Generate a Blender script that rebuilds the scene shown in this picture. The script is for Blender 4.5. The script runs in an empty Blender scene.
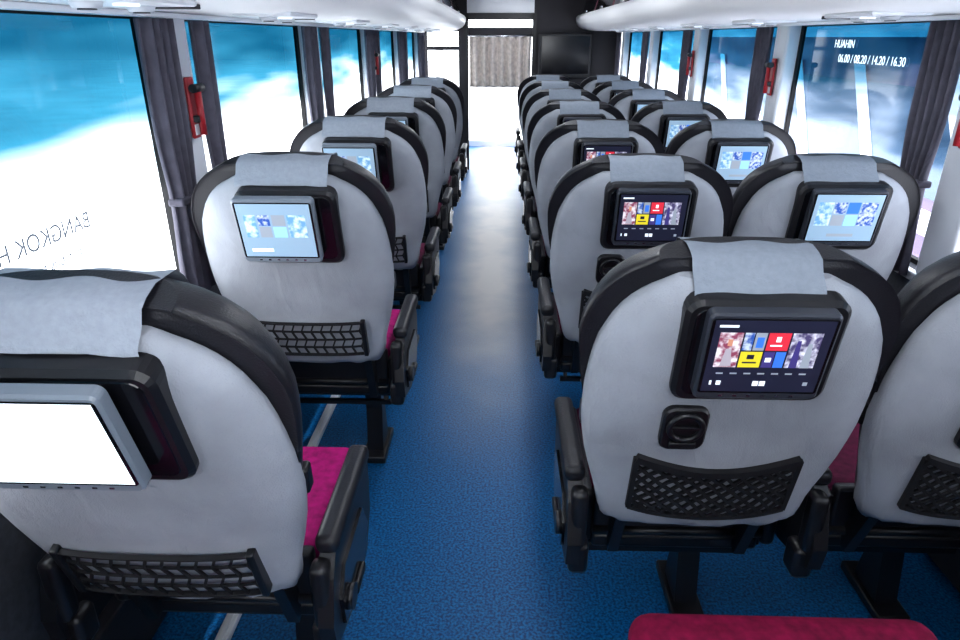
import bpy, bmesh, math, random
from mathutils import Matrix, Vector
random.seed(4)
S = bpy.context.scene
COL = S.collection

# ------------------------------------------------------------------ materials
def mat(name, col, rough=0.5, metal=0.0, emit=0.0, noise=None, bump=0.0, bscale=200.0, spec=0.5, coat=0.0):
    m = bpy.data.materials.new(name); m.use_nodes = True
    nt = m.node_tree; b = nt.nodes['Principled BSDF']
    b.inputs['Base Color'].default_value = (*col, 1)
    b.inputs['Roughness'].default_value = rough
    b.inputs['Metallic'].default_value = metal
    b.inputs['Specular IOR Level'].default_value = spec
    b.inputs['Coat Weight'].default_value = coat
    if emit > 0:
        b.inputs['Emission Color'].default_value = (*col, 1)
        b.inputs['Emission Strength'].default_value = emit
    if noise or bump:
        tc = nt.nodes.new('ShaderNodeTexCoord')
        n = nt.nodes.new('ShaderNodeTexNoise'); n.inputs['Scale'].default_value = noise[1] if noise else bscale
        n.inputs['Detail'].default_value = 4
        nt.links.new(tc.outputs['Object'], n.inputs['Vector'])
        if noise:
            r = nt.nodes.new('ShaderNodeValToRGB')
            k = noise[0]
            r.color_ramp.elements[0].color = (*[c*(1-k) for c in col], 1); r.color_ramp.elements[0].position = .3
            r.color_ramp.elements[1].color = (*[min(1, c*(1+k)) for c in col], 1); r.color_ramp.elements[1].position = .7
            nt.links.new(n.outputs['Fac'], r.inputs['Fac'])
            nt.links.new(r.outputs['Color'], b.inputs['Base Color'])
        if bump:
            n2 = nt.nodes.new('ShaderNodeTexNoise'); n2.inputs['Scale'].default_value = bscale
            nt.links.new(tc.outputs['Object'], n2.inputs['Vector'])
            bp = nt.nodes.new('ShaderNodeBump'); bp.inputs['Strength'].default_value = bump; bp.inputs['Distance'].default_value = .004
            nt.links.new(n2.outputs['Fac'], bp.inputs['Height'])
            nt.links.new(bp.outputs['Normal'], b.inputs['Normal'])
    return m

M = {}
def cover_mat():
    m = mat('seat_cover_grey', (.345, .362, .40), .85, noise=(.18, 5), spec=.15)
    nt = m.node_tree; N = nt.nodes; L = nt.links; b = N['Principled BSDF']
    tc = N.new('ShaderNodeTexCoord')
    mp = N.new('ShaderNodeMapping'); mp.inputs['Scale'].default_value = (1.0, 1.0, .6); L.new(tc.outputs['Object'], mp.inputs[0])
    n1 = N.new('ShaderNodeTexNoise'); n1.inputs['Scale'].default_value = 10; n1.inputs['Detail'].default_value = 3; n1.inputs['Distortion'].default_value = .6
    L.new(mp.outputs[0], n1.inputs['Vector'])
    n2 = N.new('ShaderNodeTexNoise'); n2.inputs['Scale'].default_value = 350; L.new(tc.outputs['Object'], n2.inputs['Vector'])
    b1 = N.new('ShaderNodeBump'); b1.inputs['Strength'].default_value = .6; b1.inputs['Distance'].default_value = .012; L.new(n1.outputs['Fac'], b1.inputs['Height'])
    b2 = N.new('ShaderNodeBump'); b2.inputs['Strength'].default_value = .6; b2.inputs['Distance'].default_value = .0015; L.new(n2.outputs['Fac'], b2.inputs['Height'])
    L.new(b1.outputs[0], b2.inputs['Normal']); L.new(b2.outputs[0], b.inputs['Normal'])
    return m
M['cover'] = cover_mat()
M['leather'] = mat('seat_leather_black', (.012, .012, .017), .40, bump=.2, bscale=300)
M['magenta'] = mat('seat_fabric_magenta', (.28, .004, .11), .8, noise=(.3, 50), spec=.2)
M['maroon'] = mat('seat_fabric_dark_magenta', (.08, .004, .03), .8, noise=(.3, 50), spec=.2)
M['crimson'] = mat('seat_fabric_crimson', (.19, .004, .04), .8, noise=(.3, 50), spec=.2)
M['cloth'] = mat('headrest_cloth', (.25, .28, .325), .9, noise=(.05, 90), bump=.3, bscale=200, spec=.2)
M['clothl'] = mat('headrest_cloth_pale', (.33, .36, .41), .9, noise=(.05, 90), bump=.3, bscale=200, spec=.2)
M['plastic'] = mat('black_plastic', (.010, .010, .013), .35)
M['gloss'] = mat('black_gloss', (.006, .006, .009), .12)
M['tablet'] = mat('tablet_grey', (.04, .045, .06), .3)
M['tabletl'] = mat('tablet_silver', (.20, .23, .27), .3)
M['net'] = mat('net_black', (.008, .008, .011), .7)
M['chrome'] = mat('steel', (.6, .62, .65), .25, 1.0)
M['seam'] = mat('seam_dark', (.10, .10, .12), .6)
M['wall'] = mat('wall_panel', (.66, .68, .72), .5, noise=(.05, 6))
M['walld'] = mat('wall_carpet_dark', (.05, .055, .07), .8, noise=(.2, 60))
M['white'] = mat('white_trim', (.86, .87, .90), .35)
M['rack'] = mat('rack_white', (.90, .89, .90), .45)
M['dark'] = mat('dark_interior', (.02, .018, .024), .6)
M['burg'] = mat('burgundy_lining', (.13, .01, .04), .5)
M['curtain'] = mat('curtain_fabric', (.10, .095, .125), .85, noise=(.15, 30))
M['lace'] = mat('lace_curtain', (.55, .49, .45), .9, noise=(.2, 25))
M['red'] = mat('red_plastic', (.36, .02, .03), .4)
M['rubber'] = mat('rubber', (.01, .01, .012), .8)
def scr(n, c, e=.8): 
    m = mat(n, c, .25, emit=e); return m
M['s_bg'] = scr('screen_background', (.02, .022, .045), .4)
M['s_white'] = scr('screen_white', (.75, .8, .85), .7)
M['s_blue'] = scr('screen_blue', (.04, .14, .5), .9)
M['s_navy'] = scr('screen_navy', (.05, .04, .16), .8)
M['s_cyan'] = scr('screen_cyan', (.25, .5, .65), .8)
M['s_red'] = scr('screen_red', (.45, .03, .05), .9)
M['s_yel'] = scr('screen_yellow', (.5, .42, .03), .9)
M['s_pink'] = scr('screen_pink', (.36, .33, .38), .6)
M['s_grey'] = scr('screen_grey', (.25, .28, .33), .7)
M['s_skin'] = scr('screen_skin', (.45, .22, .15), .7)
M['s_pale'] = scr('screen_pale', (.24, .34, .44), .6)
M['s_glare'] = scr('screen_glare', (.80, .88, .93), 1.0)

def photo_mat(name, ca, cb, sc):
    m = bpy.data.materials.new(name); m.use_nodes = True
    nt = m.node_tree; b = nt.nodes['Principled BSDF']
    tc = nt.nodes.new('ShaderNodeTexCoord'); v = nt.nodes.new('ShaderNodeTexNoise'); v.inputs['Scale'].default_value = sc; v.inputs['Detail'].default_value = 2
    nt.links.new(tc.outputs['Object'], v.inputs['Vector'])
    r = nt.nodes.new('ShaderNodeValToRGB'); r.color_ramp.elements[0].color = (*ca, 1); r.color_ramp.elements[1].color = (*cb, 1)
    r.color_ramp.elements[0].position = .4; r.color_ramp.elements[1].position = .62
    nt.links.new(v.outputs['Fac'], r.inputs[0]); nt.links.new(r.outputs[0], b.inputs['Base Color']); nt.links.new(r.outputs[0], b.inputs['Emission Color'])
    b.inputs['Emission Strength'].default_value = .8; b.inputs['Roughness'].default_value = .25
    return m
M['s_ph1'] = photo_mat('screen_photo_crowd', (.06, .05, .12), (.50, .50, .58), 70)
M['s_ph2'] = photo_mat('screen_photo_city', (.03, .08, .3), (.4, .45, .5), 90)
M['s_ph3'] = photo_mat('screen_photo_pale', (.12, .26, .42), (.45, .55, .60), 60)
M['s_ph4'] = photo_mat('screen_photo_dance', (.20, .05, .09), (.55, .52, .56), 80)

def floor_mat():
    m = bpy.data.materials.new('floor_blue_carpet'); m.use_nodes = True
    nt = m.node_tree; N = nt.nodes; L = nt.links; b = N['Principled BSDF']
    tc = N.new('ShaderNodeTexCoord')
    n1 = N.new('ShaderNodeTexNoise'); n1.inputs['Scale'].default_value = 130; n1.inputs['Detail'].default_value = 3
    L.new(tc.outputs['Object'], n1.inputs['Vector'])
    r1 = N.new('ShaderNodeValToRGB')
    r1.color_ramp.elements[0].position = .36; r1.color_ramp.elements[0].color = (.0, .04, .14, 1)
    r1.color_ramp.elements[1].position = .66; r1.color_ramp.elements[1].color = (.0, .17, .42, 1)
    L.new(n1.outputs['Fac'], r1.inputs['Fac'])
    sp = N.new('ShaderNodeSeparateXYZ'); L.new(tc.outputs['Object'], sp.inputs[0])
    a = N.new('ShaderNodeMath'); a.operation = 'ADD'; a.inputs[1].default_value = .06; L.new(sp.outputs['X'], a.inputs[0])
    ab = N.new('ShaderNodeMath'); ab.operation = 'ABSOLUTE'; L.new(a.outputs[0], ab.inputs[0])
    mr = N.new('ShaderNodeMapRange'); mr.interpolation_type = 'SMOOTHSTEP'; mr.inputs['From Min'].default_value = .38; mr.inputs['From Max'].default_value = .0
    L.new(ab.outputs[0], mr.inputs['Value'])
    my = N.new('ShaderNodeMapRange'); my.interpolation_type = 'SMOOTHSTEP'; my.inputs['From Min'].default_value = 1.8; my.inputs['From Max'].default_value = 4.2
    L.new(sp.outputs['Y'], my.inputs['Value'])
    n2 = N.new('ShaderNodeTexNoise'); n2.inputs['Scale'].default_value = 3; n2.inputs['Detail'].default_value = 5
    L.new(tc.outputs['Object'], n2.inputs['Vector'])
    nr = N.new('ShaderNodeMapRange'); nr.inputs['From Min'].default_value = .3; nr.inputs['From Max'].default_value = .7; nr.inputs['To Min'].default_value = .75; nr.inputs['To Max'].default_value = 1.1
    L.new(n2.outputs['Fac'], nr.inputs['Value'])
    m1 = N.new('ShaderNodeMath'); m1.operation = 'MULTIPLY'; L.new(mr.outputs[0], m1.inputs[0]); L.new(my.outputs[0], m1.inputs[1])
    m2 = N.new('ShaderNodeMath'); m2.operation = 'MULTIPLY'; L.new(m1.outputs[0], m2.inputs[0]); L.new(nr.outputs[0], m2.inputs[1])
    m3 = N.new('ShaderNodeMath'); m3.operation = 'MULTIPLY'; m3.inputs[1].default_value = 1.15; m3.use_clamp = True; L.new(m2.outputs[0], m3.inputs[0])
    mx = N.new('ShaderNodeMixRGB'); L.new(m3.outputs[0], mx.inputs[0]); L.new(r1.outputs[0], mx.inputs[1]); mx.inputs[2].default_value = (.46, .45, .45, 1)  # glare of the bright front, painted as pale grey along the far aisle
    L.new(mx.outputs[0], b.inputs['Base Color'])
    b.inputs['Roughness'].default_value = .45
    b.inputs['Specular IOR Level'].default_value = .4
    bp = N.new('ShaderNodeBump'); bp.inputs['Strength'].default_value = .25; bp.inputs['Distance'].default_value = .002
    L.new(n1.outputs['Fac'], bp.inputs['Height']); L.new(bp.outputs[0], b.inputs['Normal'])
    return m
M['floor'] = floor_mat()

def glass_mat(name, cols):
    m = bpy.data.materials.new(name); m.use_nodes = True
    nt = m.node_tree; N = nt.nodes; L = nt.links; N.remove(N['Principled BSDF']); out = N['Material Output']
    g = N.new('ShaderNodeNewGeometry'); sp = N.new('ShaderNodeSeparateXYZ'); L.new(g.outputs['Position'], sp.inputs[0])
    mp = N.new('ShaderNodeMapping'); mp.inputs['Rotation'].default_value = (.45, 0, 0); mp.inputs['Scale'].default_value = (1, .6, 4.5)
    L.new(g.outputs['Position'], mp.inputs[0])
    n = N.new('ShaderNodeTexNoise'); n.inputs['Scale'].default_value = 1.9; n.inputs['Detail'].default_value = 2
    L.new(mp.outputs[0], n.inputs['Vector'])
    k = N.new('ShaderNodeMath'); k.operation = 'MULTIPLY_ADD'; k.inputs[1].default_value = .42; L.new(n.outputs['Fac'], k.inputs[0]); L.new(sp.outputs['Z'], k.inputs[2])
    r = N.new('ShaderNodeMapRange'); r.inputs['From Min'].default_value = 1.215; r.inputs['From Max'].default_value = 1.80; L.new(k.outputs[0], r.inputs['Value'])
    cr = N.new('ShaderNodeValToRGB'); L.new(r.outputs[0], cr.inputs[0])
    e = cr.color_ramp.elements
    e[0].position = cols[0][0]; e[0].color = (*cols[0][1], 1); e[1].position = cols[-1][0]; e[1].color = (*cols[-1][1], 1)
    for p, c in cols[1:-1]:
        q = e.new(p); q.color = (*c, 1)
    t = N.new('ShaderNodeBsdfTransparent'); L.new(cr.outputs[0], t.inputs[0])
    gl = N.new('ShaderNodeBsdfGlossy'); gl.inputs['Roughness'].default_value = .05
    mx = N.new('ShaderNodeMixShader'); mx.inputs[0].default_value = .05
    L.new(t.outputs[0], mx.inputs[1]); L.new(gl.outputs[0], mx.inputs[2]); L.new(mx.outputs[0], out.inputs['Surface'])
    return m
M['glassL'] = glass_mat('window_glass_shade_band', [(.20, (1, 1, 1)), (.42, (.17, .23, .26)), (.60, (.014, .08, .12)), (.9, (.002, .03, .055))])
M['glassR'] = glass_mat('window_glass_shade_band_blue', [(.20, (.95, .95, 1)), (.42, (.24, .30, .37)), (.60, (.018, .10, .16)), (.9, (.003, .035, .07))])
M['glass'] = glass_mat('windscreen_glass', [(.0, (1, 1, 1)), (1, (1, 1, 1))])

# ------------------------------------------------------------------ mesh helpers
class MB:
    def __init__(s): s.bm = bmesh.new(); s.mats = []
    def mi(s, m):
        m = M[m]
        if m not in s.mats: s.mats.append(m)
        return s.mats.index(m)
    def box(s, c, size, m, bev=0.0, rot=None, seg=2):
        mt = Matrix.Translation(c)
        if rot: mt = mt @ Matrix.Rotation(rot[1], 4, rot[0])
        mt = mt @ Matrix.Diagonal((*size, 1))
        r = bmesh.ops.create_cube(s.bm, size=1, matrix=mt)
        vs = r['verts']; fs = set(f for v in vs for f in v.link_faces)
        i = s.mi(m)
        for f in fs: f.material_index = i
        if bev > 0:
            es = list(set(e for v in vs for e in v.link_edges))
            rr = bmesh.ops.bevel(s.bm, geom=es, offset=bev, segments=seg, affect='EDGES', profile=.5)
            for f in rr['faces']: f.material_index = i; f.smooth = True
        return s
    def quad(s, pts, m):
        f = s.bm.faces.new([s.bm.verts.new(p) for p in pts]); f.material_index = s.mi(m)
    def bar(s, a, b, t, m, t2=None):
        a = Vector(a); b = Vector(b); d = b-a; l = d.length
        q = d.to_track_quat('Z', 'Y').to_matrix().to_4x4()
        mt = Matrix.Translation((a+b)/2) @ q @ Matrix.Diagonal((t, t2 or t, l, 1))
        r = bmesh.ops.create_cube(s.bm, size=1, matrix=mt)
        i = s.mi(m)
        for f in set(f for v in r['verts'] for f in v.link_faces): f.material_index = i
    def cyl(s, a, b, r1, m, r2=None, n=20):
        a = Vector(a); b = Vector(b); d = b-a
        q = d.to_track_quat('Z', 'Y').to_matrix().to_4x4()
        r = bmesh.ops.create_cone(s.bm, cap_ends=True, segments=n, radius1=r1, radius2=r1 if r2 is None else r2, depth=d.length, matrix=Matrix.Translation((a+b)/2) @ q)
        i = s.mi(m)
        for f in set(f for v in r['verts'] for f in v.link_faces):
            f.material_index = i; f.smooth = len(f.verts) == 4
    def loft(s, rings, m, cap=True, closed=True, smooth=True):
        i = s.mi(m); V = [[s.bm.verts.new(p) for p in r] for r in rings]; n = len(rings[0])
        for a, b in zip(V, V[1:]):
            for k in range(n if closed else n-1):
                f = s.bm.faces.new((a[k], a[(k+1) % n], b[(k+1) % n], b[k])); f.material_index = i; f.smooth = smooth
        if cap:
            for r in (V[0], V[-1]):
                f = s.bm.faces.new(r); f.material_index = i
    def plate(s, cx, cz, w, h, r, y0, y1, m, ch=.003):
        def ring(ins, y):
            pts = []; rr = max(r-ins, .0005)
            for qx, qz, a0 in ((1, 1, 0), (-1, 1, 90), (-1, -1, 180), (1, -1, 270)):
                for k in range(6):
                    a = math.radians(a0+k*18)
                    pts.append((cx+qx*(w/2-ins-rr)+rr*math.cos(a), y, cz+qz*(h/2-ins-rr)+rr*math.sin(a)))
            return pts
        s.loft([ring(0, y1), ring(0, y0+ch), ring(ch, y0)], m, smooth=False)
    def prism(s, pts, y0, y1, m, axis='Y'):
        def P(p, t):
            return (p[0], t, p[1]) if axis == 'Y' else (t, p[0], p[1])
        s.loft([[P(p, y0) for p in pts], [P(p, y1) for p in pts]], m, smooth=False)
    def torus(s, c, R, r, m, nu=24, nv=8):
        rings = []
        for u in range(nu+1):
            a = 2*math.pi*u/nu
            rings.append([(c[0]+(R+r*math.cos(2*math.pi*v/nv))*math.cos(a), c[1]+r*math.sin(2*math.pi*v/nv), c[2]+(R+r*math.cos(2*math.pi*v/nv))*math.sin(a)) for v in range(nv)])
        s.loft(rings, m, cap=False)
    def mesh(s, name, mt=None):
        if mt: s.bm.transform(mt)
        bmesh.ops.recalc_face_normals(s.bm, faces=s.bm.faces)
        me = bpy.data.meshes.new(name); s.bm.to_mesh(me); s.bm.free()
        for m in s.mats: me.materials.append(m)
        return me
def obj(name, data, parent=None, loc=(0, 0, 0)):
    o = bpy.data.objects.new(name, data); COL.objects.link(o); o.location = loc
    if parent: o.parent = parent
    return o
def empty(name, loc=(0, 0, 0)):
    o = bpy.data.objects.new(name, None); o.empty_display_size = .1; COL.objects.link(o); o.location = loc
    return o

# ------------------------------------------------------------------ seat parts
Lb = .635
YB, ZB = .182, .528
BM = Matrix(((1, 0, 0, 0), (0, .981, -.196, YB), (0, .196, .981, ZB), (0, 0, 0, 1)))
def interp(tab, s):
    if s <= tab[0][0]: return tab[0][1]
    for (a, x), (b, y) in zip(tab, tab[1:]):
        if s <= b:
            t = (s-a)/(b-a); return x+(y-x)*t
    return tab[-1][1]
WT = [(0, .175), (.03, .200), (.08, .211), (.15, .218), (.25, .236), (.37, .254), (.5, .264), (.62, .270), (.72, .270), (.80, .264), (.87, .248), (.92, .226), (.96, .196), (.985, .165), (1, .135)]
def smoothw(s):
    return (interp(WT, s-.02)+2*interp(WT, s)+interp(WT, s+.02))/4
def coverw(s): return smoothw(s)+.004-.020*max(0, min(1, (s-.5)/.35))
def ringpts(w, dr, df, z, n=2.7, N=44, rip=0):
    P = []
    for k in range(N):
        a = 2*math.pi*k/N; c = math.cos(a); q = math.sin(a)
        x = w*math.copysign(abs(c)**(2/n), c)
        y = (df if q > 0 else dr)*math.copysign(abs(q)**(2/n), q)
        g = 1+rip*math.sin(k*2.1+z*30)
        P.append((x*g, y*(1+rip*4*math.sin(k*1.7+z*25)), z+rip*.15*math.sin(k*1.3)))
    return P
svals = [0, .012, .03, .06, .1, .15, .2, .27, .34, .41, .48, .55, .62, .69, .75, .8, .84, .875, .905, .93, .95, .967, .98, .99, .997, 1.0]
def rearY(s):
    e = (s/.06)**.5 if s < .06 else 1
    t = 1 if s < .86 else math.sqrt(max(0, 1-((s-.86)/.145)**2))
    return .012+.042*min(e, t)
CT = .97
b = MB()
b.loft([ringpts(coverw(s), rearY(s), .055-.045*max(0, min(1, (s-.45)/.25)), s*Lb*CT, rip=.022*max(0, 1-s/.22)) for s in svals], 'cover')
me_cover = b.mesh('seat_back_cover', BM)
b = MB()
for sx in (1, -1):
    rr = []
    for i in range(41):
        s = .60+.385*i/40
        q = (coverw(s)+.001, .010, s*Lb*CT)
        rr.append([(sx*(q[0]+.004*math.cos(t)), q[1]+.004*math.sin(t), q[2]) for t in [j*math.pi/3 for j in range(6)]])
    b.loft(rr, 'seam')
me_piping = b.mesh('piping', BM)
b = MB()
def frontY(s):
    t = 1 if s < .86 else math.sqrt(max(0, 1-((s-.86)/.17)**2))
    return .04+.085*t+.02*math.sin(min(1, s)*math.pi)
def cushw(s): return smoothw(s)-.008+.024*max(0, min(1, (s-.42)/.34))
b.loft([ringpts(cushw(s), -.006 if s < .985 else -.012, frontY(s), s*(Lb+.006)) for s in svals if s > .02], 'leather')
me_cush = b.mesh('back_cushion', BM)
def cloth(sl, m, hw=.113):
    b = MB()
    prof = []
    n = 6
    for i in range(n):
        s = sl+(.995-sl)*i/(n-1)
        prof.append((-(rearY(s)+.006), s*Lb*CT))
    prof.append((-.012, Lb*CT+.010)); prof.append((.002, Lb+.008)); prof.append((.02, Lb+.012)); prof.append((.05, Lb+.012))
    for s in (.98, .95, .9, .84): prof.append((frontY(s)+.006, s*Lb+.006))
    rings = []
    xs = [-hw+2*hw*i/22 for i in range(23)]
    for j, (y, z) in enumerate(prof):
        rings.append([(x, y+.0015*math.sin(x*60+z*40), z+.0015*math.sin(x*45+1)-(.008*(abs(x)/hw)**6 if j == 0 else 0)) for x in xs])
    b.loft(rings, m, cap=False, closed=False)
    return b.mesh('headrest_cloth', BM)
me_clothR = cloth(.945, 'cloth', .108); me_clothL = cloth(.985, 'clothl', .122)
# monitor
def monitor(kind):
    b = MB()
    cz = .497; cx = .012
    b.plate(cx, cz, .270, .212, .028, -.070, -.03, 'plastic', .008)
    b.plate(cx, cz+.002, .240, .184, .02, -.0715, -.065, 'gloss', .003)
    b.box((cx, -.08, cz), (.08, .03, .06), 'plastic', .004)
    right = kind in ('menu', 'menu2')
    body = 'tablet' if right else 'tabletl'
    yf = -.094 if right else -.106
    h = .178 if right else .182
    w = .212 if right else .212
    tx = cx+.002 if right else cx-.022
    tz = cz+.010 if right else cz+.012
    b.plate(tx, tz, w, h, .012, yf, yf+.022, body, .004)
    b.plate(tx, tz+.004, w-.010, h-.024, .006, yf-.001, yf+.002, 'gloss', .0005)
    X0, X1, Z0, Z1 = tx-w/2+.010, tx+w/2-.010, tz-h/2+.020, tz+h/2-.011
    def q(u0, u1, v0, v1, m, k=1):
        y = yf-.0012-.0004*k
        x0 = X0+(X1-X0)*u0; x1 = X0+(X1-X0)*u1; z0 = Z0+(Z1-Z0)*v0; z1 = Z0+(Z1-Z0)*v1
        b.box(((x0+x1)/2, y, (z0+z1)/2), (x1-x0, .0006, z1-z0), m)
    def tri(u, v, du, dv, m, k=3):
        y = yf-.0012-.0004*k
        b.quad([(X0+(X1-X0)*(u+a*du), y, Z0+(Z1-Z0)*(v+c*dv)) for a, c in ((-.5, 0), (.5, 0), (.2, 1), (-.25, 1))], m)
    if kind == 'menu':
        q(0, 1, 0, 1, 's_bg', 0)
        q(.06, .255, .36, .84, 's_ph4'); tri(.16, .38, .10, .24, 's_pink'); q(.14, .18, .66, .75, 's_skin', 2)
        q(.27, .35, .60, .84, 's_ph2'); q(.36, .455, .60, .84, 's_grey'); q(.38, .44, .64, .78, 's_blue', 2)
        q(.27, .455, .36, .58, 's_yel'); q(.30, .42, .42, .44, 's_bg', 2); q(.33, .39, .48, .54, 's_bg', 2)
        q(.47, .655, .60, .84, 's_red'); q(.50, .60, .66, .68, 's_white', 2); q(.54, .58, .72, .79, 's_white', 2)
        q(.47, .56, .36, .58, 's_navy'); q(.57, .655, .36, .58, 's_blue'); q(.49, .54, .44, .5, 's_white', 2)
        q(.67, .92, .36, .84, 's_ph1'); tri(.74, .36, .07, .38, 's_navy'); tri(.84, .36, .08, .34, 's_grey')
        q(.04, .2, .91, .94, 's_white'); q(.06, .08, .10, .16, 's_white'); q(.12, .16, .10, .16, 's_white'); q(.44, .49, .09, .16, 's_white'); q(.50, .55, .09, .16, 's_white'); q(.88, .92, .10, .15, 's_grey')
        for j in range(7): q(.10+j*.12, .16+j*.12, .26, .28, 's_grey')
    elif kind == 'menu2':
        q(0, 1, 0, 1, 's_pale', 0)
        q(.06, .28, .34, .84, 's_ph3'); q(.30, .48, .60, .84, 's_ph2'); q(.30, .48, .34, .57, 's_grey')
        q(.50, .68, .60, .84, 's_blue'); q(.50, .68, .34, .57, 's_cyan'); q(.70, .94, .34, .84, 's_ph2')
        q(.3, .7, .1, .16, 's_grey')
    elif kind == 'pale':
        q(0, 1, 0, 1, 's_pale', 0)
        q(.08, .24, .38, .80, 's_ph3'); q(.27, .43, .60, .80, 's_ph2'); q(.27, .43, .38, .58, 's_grey')
        q(.46, .64, .60, .80, 's_grey'); q(.46, .64, .38, .58, 's_cyan'); q(.67, .92, .38, .80, 's_ph3'); q(.1, .4, .1, .16, 's_white')
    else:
        q(0, 1, 0, 1, 's_glare', 0); q(.06, .9, .84, .86, 's_white')  # glare reflected in the screen, painted on as a plain glow
    for i in range(6):
        b.box((tx-.06+i*.024, yf-.0008, tz-h/2+.010), (.007, .001, .003), 'chrome')
    return b.mesh('monitor_'+kind, BM)
me_mon = {k: monitor(k) for k in ('menu', 'menu2', 'pale', 'glare')}
b = MB()
def inset_y(x, z, off=.006):
    w = coverw(z/Lb/CT); r = rearY(z/Lb/CT)
    return -(r*(max(0, 1-abs(x/w)**2.7))**(1/2.7))-off
def netline(p, q, t, m='net', n=6, off=.006):
    for i in range(n):
        a = (p[0]+(q[0]-p[0])*i/n, p[1]+(q[1]-p[1])*i/n); c = (p[0]+(q[0]-p[0])*(i+1)/n, p[1]+(q[1]-p[1])*(i+1)/n)
        b.bar((a[0], inset_y(*a, off), a[1]), (c[0], inset_y(*c, off), c[1]), t, m)
NW = .158
def zb(x): return .068+.020*(x/.16)**2
def zt(x): return .232-.036*math.cos(x/.16*math.pi/2)
for i in range(-9, 16):
    for sg in (1, -1):
        x0 = -.17+i*.030; pts = []
        for k in range(61):
            x = x0+sg*(-.14+.28*k/60)*.80+.007*math.sin(k*.25+i) ; z = .05+.19*k/60
            if abs(x) <= NW and zb(x) <= z <= zt(x): pts.append((x, z))
        if len(pts) > 3:
            m3 = [pts[0], pts[len(pts)//3], pts[2*len(pts)//3], pts[-1]]
            for a_, c_ in zip(m3, m3[1:]): netline(a_, c_, .0060, n=2)
for f, t in ((zb, .009), (zt, .015)):
    for k in range(16):
        x0 = -NW+2*NW*k/16; x1 = x0+2*NW/16+.001
        netline((x0, f(x0)), (x1, f(x1)), t, n=1)
for sx in (-1, 1): netline((sx*NW, zb(NW)), (sx*NW, zt(NW)), .010, n=3)
me_net = b.mesh('net_pocket', BM)
b = MB()
z0, z1 = .068, .182
def ly(x): return inset_y(x, .12, .010)
for i in range(5):
    z = z0+(z1-z0)*i/4
    for k in range(12):
        xa = -.165+.33*k/12; xb_ = xa+.0275
        b.bar((xa, ly(xa), z), (xb_, ly(xb_), z), .0048 if 0 < i < 4 else .010, 'net', .004)
for k in range(12):
    xa = -.16+.32*k/11
    for i in range(4):
        za = z0+(z1-z0)*i/4; zc_ = z0+(z1-z0)*(i+1)/4
        o = .006 if i % 2 else -.006
        b.bar((xa-o, ly(xa), za), (xa+o, ly(xa), zc_), .0048, 'net')
for sx in (-1, 1):
    b.box((sx*.166, ly(.16)+.005, (z0+z1)/2), (.014, .024, z1-z0+.014), 'plastic', .003)
me_lat = b.mesh('lattice_pocket', BM)
b = MB()
cx, cz = -.082, .318
b.plate(cx, cz-.002, .085, .104, .022, -.066, -.045, 'plastic', .004)
b.torus((cx, -.070, cz+.008), .030, .006, 'plastic')
b.box((cx, -.069, cz-.035), (.05, .010, .014), 'plastic', .003)
b.box((cx, -.07, cz+.008), (.052, .006, .006), 'plastic', .001)
me_cup = b.mesh('cup_holder', BM)
def cushion(kind):
    b = MB()
    b.box((0, .50, .455), (.42, .40, .12), 'magenta' if kind == 'L' else 'maroon', .035, seg=4)
    hh = .11 if kind == 'L' else .14
    for sx in (-1, 1): b.box((sx*.218, .47, .445), (.036, .42, hh), 'leather', .015, seg=3)
    b.box((0, .285, .46), (.40, .03, .14), 'leather', .01)
    if kind == 'ext': b.box((.070, .765, .508), (.53, .10, .12), 'crimson', .04, seg=4)
    return b.mesh('seat_cushion')
me_seatK = {k: cushion(k) for k in ('L', 'R', 'ext')}
b = MB()
b.box((0, .46, .375), (.40, .38, .04), 'plastic', .01)
b.box((0, .34, .345), (.46, .04, .04), 'plastic', .006)
b.box((0, .60, .345), (.46, .04, .04), 'plastic', .006)
b.bar((-.15, .27, .37), (-.15, .19, .58), .025, 'plastic', .045)
b.bar((.15, .27, .37), (.15, .19, .58), .025, 'plastic', .045)
b.prism([(.43, .35), (.53, .35), (.51, .20), (.54, .03), (.42, .03), (.45, .20)], .075, .135, 'plastic', axis='X')
b.box((.105, .48, .015), (.09, .22, .03), 'plastic', .006)
b.bar((-.19, .36, .28), (.19, .36, .28), .016, 'plastic')
b.bar((-.17, .36, .28), (-.17, .40, .36), .014, 'plastic'); b.bar((.17, .36, .28), (.17, .40, .36), .014, 'plastic')
b.cyl((-.2, .27, .41), (.2, .27, .41), .012, 'plastic')
me_frame = b.mesh('seat_frame')
def arm(sx):
    b = MB()
    x = sx*.262
    b.box((x, .33, .635), (.046, .32, .04), 'leather', .016, seg=4)
    prof = [(.13, .43), (.12, .49), (.15, .58), (.18, .62), (.46, .62), (.49, .57), (.48, .48), (.42, .41), (.28, .39)]
    b.prism(prof, x-.015, x+.015, 'plastic', axis='X')
    prof2 = [(.18, .44), (.17, .51), (.21, .56), (.38, .56), (.42, .49), (.38, .43)]
    b.prism(prof2, x+sx*.015, x+sx*.022, 'gloss', axis='X')
    b.cyl((x+sx*.018, .22, .47), (x+sx*.032, .22, .47), .026, 'plastic')
    b.box((x+sx*.026, .29, .45), (.012, .08, .02), 'plastic', .005)
    b.box((x-sx*.01, .155, .54), (.036, .045, .15), 'plastic', .014, seg=3)
    b.box((x-sx*.015, .17, .43), (.045, .06, .08), 'plastic', .012)
    return b.mesh('armrest')
me_arm = {1: arm(1), -1: arm(-1)}
def btn(sx):
    b = MB(); b.box((sx*.254, .165, .80), (.018, .03, .05), 'plastic', .006); return b.mesh('recline_button')
me_btnR = btn(1); me_btnL = btn(-1)

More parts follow.
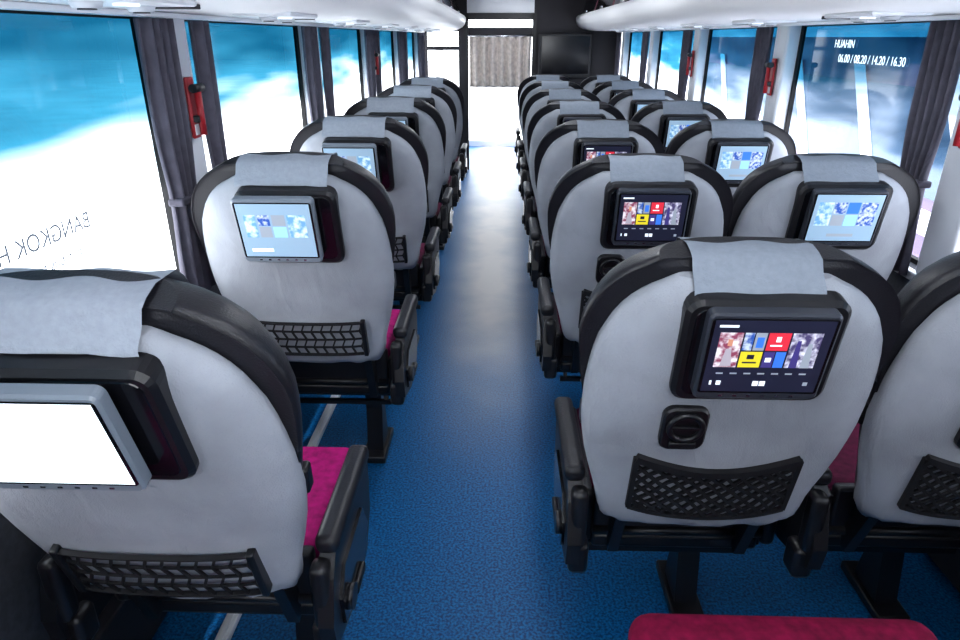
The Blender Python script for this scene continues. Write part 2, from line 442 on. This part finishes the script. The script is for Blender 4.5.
PV = Matrix.Translation((0, YB, ZB))
def seat(x, y, arms=(1, -1), mon='menu', side='R', kind='R', lean=0, up=.012):
    e = empty('bus_seat', (x, y, 0))
    parts = [obj('back_cover', me_cover, e), obj('back_cushion', me_cush, e), obj('piping', me_piping, e),
             obj('headrest_cloth', me_clothR if side == 'R' else me_clothL, e), obj('seat_monitor', me_mon[mon], e)]
    obj('seat_cushion', me_seatK[kind], e)
    obj('seat_frame', me_frame, e)
    if side == 'R':
        parts += [obj('net_pocket', me_net, e), obj('cup_holder', me_cup, e)]
    else:
        parts += [obj('lattice_pocket', me_lat, e)]
    parts.append(obj('recline_button', me_btnR if side == 'L' else me_btnL, e))
    if lean:
        R = PV @ Matrix.Rotation(math.radians(lean), 4, 'X') @ Matrix.Diagonal((1, 1, 1.045, 1)) @ PV.inverted()
        R.translation += Vector((0, 0, up))
        for p in parts: p.matrix_local = R
    for a in arms: obj('armrest', me_arm[a], e)
    return e
P = .924
for i in range(-1, 7):
    y = 1.018+P*i
    seat(.43, y, (-1, 1), 'menu', 'R', 'ext' if i == -1 else 'R')
    seat(.995, y+.015, (1,), 'menu2' if i > 0 else 'menu', 'R')
for i in range(-1, 6):
    seat(-.575, (.785 if i == 0 else .82+P*i), (1, -1), {0: 'glare'}.get(i, 'pale'), 'L', 'L' if i < 2 else 'R', lean=(6.5 if i == 0 else 4), up=(.012 if i == 0 else .014))

# ------------------------------------------------------------------ shell
XL, XR, Y0, Y1, YF = -.94, 1.36, -1.15, 8.3, 10.2
ZS, ZH = .80, 1.56
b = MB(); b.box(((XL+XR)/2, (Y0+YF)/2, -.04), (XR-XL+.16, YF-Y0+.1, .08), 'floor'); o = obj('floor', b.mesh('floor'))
b = MB(); b.box(((XL+XR)/2, (Y0+YF)/2, 2.0), (XR-XL+.16, YF-Y0+.1, .06), 'white')
obj('ceiling', b.mesh('ceiling'))
pill = [-1.0, .5, 2.0, 3.5, 5.0, 6.5, 8.0]
for nm, X, sx in (('wall_left', XL, -1), ('wall_right', XR, 1)):
    b = MB()
    b.box((X+sx*.03, (Y0+YF)/2, ZS/2), (.06, YF-Y0, ZS), 'walld')
    b.box((X+sx*.03, (Y0+YF)/2, (ZH+1.97)/2), (.06, YF-Y0, 1.97-ZH), 'wall')
    b.box((X-sx*.012, (Y0+Y1)/2, ZS-.015), (.03, Y1-Y0, .03), 'wall', .006)
    b.box((X-sx*.02, (Y0+Y1)/2, .14), (.04, Y1-Y0, .20), 'dark', .006)
    for p in pill:
        b.box((X+sx*.01, p, (ZS+ZH)/2), (.08, .15, ZH-ZS), 'wall', .012)
    b.box((X-sx*.03, (Y0+Y1)/2, 1.553), (.05, Y1-Y0, .012), 'white')
    obj(nm, b.mesh(nm))
n = 0
for X, sx, g in ((XL, -1, 'glassL'), (XR, 1, 'glassR')):
    for a, c in zip(pill, pill[1:]):
        n += 1
        b = MB()
        y0, y1 = a+.075, c-.075
        xx = X+sx*.04
        b.quad([(xx, y0, ZS), (xx, y1, ZS), (xx, y1, ZH), (xx, y0, ZH)], g)
        for z in (ZS+.008, ZH-.008): b.box((X+sx*.04, (y0+y1)/2, z), (.02, y1-y0, .016), 'rubber')
        for y in (y0+.006, y1-.006): b.box((X+sx*.04, y, (ZS+ZH)/2), (.02, .012, ZH-ZS), 'rubber')
        obj('window_%d' % n, b.mesh('window_%d' % n))
b = MB()
b.box(((XL+XR)/2, Y0-.03, .55), (XR-XL, .06, 1.1), 'wall')
b.box(((XL+XR)/2, Y0-.03, 1.91), (XR-XL, .06, .12), 'wall')
for x in (XL+.06, XR-.06): b.box((x, Y0-.03, 1.5), (.12, .06, .8), 'wall')
obj('wall_rear', b.mesh('wall_rear'))
b = MB(); b.quad([(XL+.12, Y0-.03, 1.1), (XR-.12, Y0-.03, 1.1), (XR-.12, Y0-.03, 1.85), (XL+.12, Y0-.03, 1.85)], 'glass'); n += 1
obj('window_%d' % n, b.mesh('w'))
b = MB()
DX0, DX1 = -.40, .36
def bx(x0, x1, z0, z1, m, y=Y1, t=.05, bev=0): b.box(((x0+x1)/2, y, (z0+z1)/2), (x1-x0, t, z1-z0), m, bev)
bx(DX0, DX1, 1.72, 1.97, 'white')
bx(XL, DX0, 1.56, 1.97, 'dark'); bx(XL, DX0, 0, .95, 'dark'); bx(XL, XL+.08, .95, 1.56, 'dark'); bx(DX0-.1, DX0, .95, 1.56, 'dark')
bx(XL+.08, DX0-.1, 1.36, 1.40, 'dark')
bx(DX1, XR, 0, 1.97, 'dark')
bx(DX0-.03, DX0+.015, 0, 1.75, 'plastic', Y1-.03); bx(DX1-.015, DX1+.03, 0, 1.75, 'plastic', Y1-.03); bx(DX0, DX1, 1.68, 1.75, 'plastic', Y1-.03)
bx(DX0, DX1, 1.52, 1.60, 'dark')
obj('wall_front', b.mesh('wall_front'))
b = MB()
b.box(((XL+XR)/2, YF, 1.93), (XR-XL, .06, .12), 'white')
b.box(((XL+XR)/2, YF, .04), (XR-XL, .06, .08), 'white')
b.box((XL+.05, YF, 1.0), (.1, .06, 2), 'white'); b.box((XR-.05, YF, 1.0), (.1, .06, 2), 'white')
obj('wall_cab', b.mesh('wall_cab'))
n += 1
b = MB(); b.quad([(XL+.1, YF, .08), (XR-.1, YF, .08), (XR-.1, YF, 1.87), (XL+.1, YF, 1.87)], 'glass'); obj('window_%d' % n, b.mesh('w'))
def pleat(name, mname, p0, p1, z0, z1, pitch, amp, gather=0.0, thick=.003, tie=None):
    p0 = Vector(p0); p1 = Vector(p1); d = (p1-p0); Lw = d.length; d.normalize(); nrm = Vector((-d.y, d.x))
    N = max(24, int(Lw/pitch*12)); rings = []
    for k in range(17):
        t = k/16; z = z1+(z0-z1)*t
        sc = 1-gather*math.exp(-((t-.62)/.16)**2)
        r = []
        for i in range(N+1):
            u = Lw*i/N; uc = (u-Lw/2)*sc+Lw/2
            a = amp*math.sin(2*math.pi*u/pitch+.35*math.sin(t*4))
            q = p0+d*uc+nrm*a
            r.append((q.x, q.y, z))
        rings.append(r)
    b = MB(); b.loft(rings, mname, cap=False, closed=False)
    if tie:
        zt_ = z1+(z0-z1)*.62; c = p0+d*(Lw/2)
        b.box((c.x, c.y, zt_), (amp*2+.012, Lw*(1-gather)+.012, .022), mname, .006)
    o = obj(name, b.mesh(name))
    m = o.modifiers.new('s', 'SOLIDIFY'); m.thickness = thick
    return o
pleat('doorway_curtain', 'lace', (DX0+.03, Y1-.08), (DX1-.03, Y1-.08), .96, 1.50, .10, .028)
b = MB(); b.cyl((DX0+.01, Y1-.08, 1.51), (DX1-.01, Y1-.08, 1.51), .01, 'chrome')
obj('curtain_rod', b.mesh('rod'))
b = MB(); b.plate(.72, 1.30, .60, .48, .015, Y1-.12, Y1-.03, 'plastic', .01); b.plate(.72, 1.31, .54, .40, .004, Y1-.123, Y1-.115, 'gloss', .001)
obj('wall_television', b.mesh('tv'))
for X, sx in ((XL, 1), (XR, -1)):
    for p in pill[1:]:
        for dy0, dy1 in (((-.225, -.07), (.08, .18)) if sx == 1 else ((.085, .27),)):
            pleat('window_curtain', 'curtain', (X+sx*.045, p+dy0), (X+sx*.045, p+dy1), .79, 1.545, .040, .017, .30, tie=True)

def rack(name, X, sx):
    e = empty(name, (0, 0, 0))
    prof = [(0, 1.560), (.10, 1.560), (.20, 1.561), (.30, 1.563), (.38, 1.569), (.44, 1.580), (.485, 1.60), (.515, 1.63), (.530, 1.665), (.530, 1.70), (.51, 1.725), (.49, 1.73), (.49, 1.70), (.40, 1.66), (.02, 1.65), (0, 1.65)]
    b = MB()
    b.loft([[(X+sx*p[0], y, p[1]) for p in prof] for y in (Y0, Y1-.03)], 'rack')
    obj('rack_shelf', b.mesh('rack_shelf'), e)
    b = MB()
    y = Y0+.3
    while y < Y1-.4:
        xa = X+sx*.47; xb_ = X+sx*.40
        for (ya, yb, m) in ((y, y+1.05, 'gloss'), (y+1.05, y+1.14, 'burg')):
            b.loft([[(xa, ya, 1.715), (xb_, ya, 1.96), (xb_-sx*.02, ya, 1.96), (xa-sx*.02, ya, 1.715)], [(xa, yb, 1.715), (xb_, yb, 1.96), (xb_-sx*.02, yb, 1.96), (xa-sx*.02, yb, 1.715)]], m, smooth=False)
        b.box((xa+sx*.008, y+.52, 1.745), (.015, .14, .02), 'chrome', .003)
        y += 1.155
    obj('locker_doors', b.mesh('locker_doors'), e)
    b = MB()
    y = .35
    while y < 7.6:
        xc = X+sx*.26
        b.box((xc, y, 1.561), (.17, .30, .014), 'white', .006)
        for dy in (-.09, .09):
            b.cyl((xc, y+dy, 1.557), (xc, y+dy, 1.543), .028, 'wall', .022)
            b.cyl((xc, y+dy, 1.544), (xc, y+dy, 1.541), .015, 'dark')
        b.cyl((xc+sx*.02, y, 1.556), (xc+sx*.02, y, 1.550), .022, 's_white')
        b.box((xc, y+.22, 1.558), (.10, .05, .01), 'dark', .002)
        y += P
    obj('service_panels', b.mesh('service_panels'), e)
rack('luggage_rack', XL, 1); rack('luggage_rack', XR, -1)
for y in (.4, 2.2, 4.0, 5.8, 7.4):
    e = empty('added_fill_lamp', (.2, y, 1.955))  # added overhead lamps with glowing strips, put in to light the interior
    b = MB(); b.box((0, 0, 0), (.20, .9, .03), 'white', .008); b.box((0, 0, -.017), (.15, .84, .008), 's_glare', .002); obj('fill_diffuser', b.mesh('fill_diffuser'), e)
    l = bpy.data.lights.new('lamp', 'AREA'); l.shape = 'RECTANGLE'; l.size = .15; l.size_y = .84; l.energy = 5; l.color = (.93, .96, 1)
    o = obj('light', l, e, (0, 0, -.03))
b = MB()
b.box((-.73, 3.4, .012), (.035, 8.2, .024), 'white', .004)
b.box((-.73, 3.4, .026), (.012, 8.2, .006), 'white')
obj('seat_rail', b.mesh('seat_rail'))
def hammer(X, sx, y, z):
    b = MB(); x = X+sx*.042
    b.box((x, y, z), (.012, .044, .17), 'red', .005)
    b.cyl((x+sx*.022, y, z-.075), (x+sx*.022, y, z+.045), .010, 'red')
    b.cyl((x+sx*.022, y-.03, z+.055), (x+sx*.022, y+.03, z+.055), .012, 'plastic')
    b.cyl((x+sx*.022, y+.03, z+.055), (x+sx*.022, y+.045, z+.055), .010, 'chrome', .001)
    b.box((x+sx*.012, y, z-.03), (.02, .036, .02), 'plastic', .003)
    b.box((x+sx*.007, y, z-.06), (.002, .036, .03), 'white')
    obj('emergency_hammer', b.mesh('hammer'))
hammer(XL, 1, 2.0, 1.31); hammer(XR, -1, 1.98, 1.29); hammer(XR, -1, 3.5, 1.32); hammer(XR, -1, 5.0, 1.33); hammer(XL, 1, 5.0, 1.33)
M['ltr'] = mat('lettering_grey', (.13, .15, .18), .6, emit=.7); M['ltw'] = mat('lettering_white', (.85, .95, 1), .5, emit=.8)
def text(name, body, size, mtx, m):
    c = bpy.data.curves.new(name, 'FONT'); c.body = body; c.size = size; c.align_x = 'CENTER'; c.extrude = .0005
    c.materials.append(M[m]); o = bpy.data.objects.new(name, c); COL.objects.link(o); o.matrix_world = mtx
def basis(x, y, z, t): return Matrix(((x[0], y[0], z[0], t[0]), (x[1], y[1], z[1], t[1]), (x[2], y[2], z[2], t[2]), (0, 0, 0, 1)))
text('window_lettering', 'BANGKOK HUAHIN', .054, basis((0, -1, 0), (0, 0, 1), (-1, 0, 0), (XL-.035, 1.28, 1.085)), 'ltr')
text('window_lettering', 'minibus terminal', .038, basis((0, -1, 0), (0, 0, 1), (-1, 0, 0), (XL-.035, 1.34, 1.03)), 'ltr')
text('window_lettering', '06.00 / 08.20 / 14.20 / 16.30', .044, basis((0, -1, 0), (0, 0, 1), (-1, 0, 0), (XR+.033, 2.76, 1.405)), 'ltw')
text('window_lettering', 'HUAHIN', .044, basis((0, -1, 0), (0, 0, 1), (-1, 0, 0), (XR+.033, 2.98, 1.46)), 'ltw')

# ------------------------------------------------------------------ outside
M['ground'] = mat('pale_concrete', (.80, .81, .83), .9, noise=(.08, .6))
b = MB(); b.box((0, 10, -1.3), (160, 160, .1), 'ground'); obj('exterior_ground', b.mesh('ground'))
M['pbody'] = mat('coach_paint_violet', (.17, .12, .22), .3); M['pwin'] = mat('coach_glass', (.07, .13, .20), .1); M['pwhite'] = mat('coach_paint_white', (.9, .9, .95), .3)
def coach(x, y, ln):
    e = empty('parked_coach', (x, y, -1.25))
    b = MB()
    pr = [(0, .35), (0, 1.3), (.35, 2.5), (.7, 2.75), (ln-.1, 2.75), (ln, 2.5), (ln, .35)]
    b.prism(pr, 0, 2.3, 'pbody', axis='X')
    wp = [(.45, 1.5), (.65, 2.35), (ln-.3, 2.35), (ln-.3, 1.5)]
    b.prism(wp, -.015, 0, 'pwin', axis='X')
    for k in range(int(ln/1.5)):
        yy = .9+k*1.5
        b.prism([(yy, .6), (yy+.20, .6), (yy+1.35, 2.5), (yy+1.15, 2.5)], -.03, -.015, 'pwhite', axis='X')
    b.prism([(0, 1.2), (ln, 1.2), (ln, 1.40), (0, 1.40)], -.02, 0, 'pwhite', axis='X')
    b.prism([(0, .35), (ln, .35), (ln, .75), (0, .75)], -.02, 0, 'pwhite', axis='X')
    obj('body', b.mesh('body'), e)
    b = MB()
    for yy in (1.6, ln-2):
        b.cyl((-.03, yy, .47), (.25, yy, .47), .47, 'rubber', n=32); b.cyl((-.05, yy, .47), (-.02, yy, .47), .25, 'chrome', n=24)
    obj('wheels', b.mesh('wheels'), e)
coach(3.6, 3.6, 10)

# ------------------------------------------------------------------ light
w = bpy.data.worlds.new('world'); S.world = w; w.use_nodes = True
bg = w.node_tree.nodes['Background']; bg.inputs[0].default_value = (.92, .96, 1, 1); bg.inputs[1].default_value = 5.4
s = bpy.data.lights.new('sun', 'SUN'); s.energy = 5; s.angle = .02; s.color = (1, .97, .92)
o = obj('sun', s); d = Vector((.16, .12, -1)).normalized(); o.rotation_euler = d.to_track_quat('-Z', 'Y').to_euler()
# ------------------------------------------------------------------ camera
cd = bpy.data.cameras.new('camera'); cd.lens = 25.0; cd.sensor_width = 36; cd.clip_start = .02
cam = obj('camera', cd, None, (0, 0, 1.5))
cam.rotation_euler = (math.radians(90-23), 0, math.radians(1.75))
S.camera = cam
S.view_settings.view_transform = 'Standard'
S.view_settings.exposure = 0.5
S.view_settings.gamma = 0.88
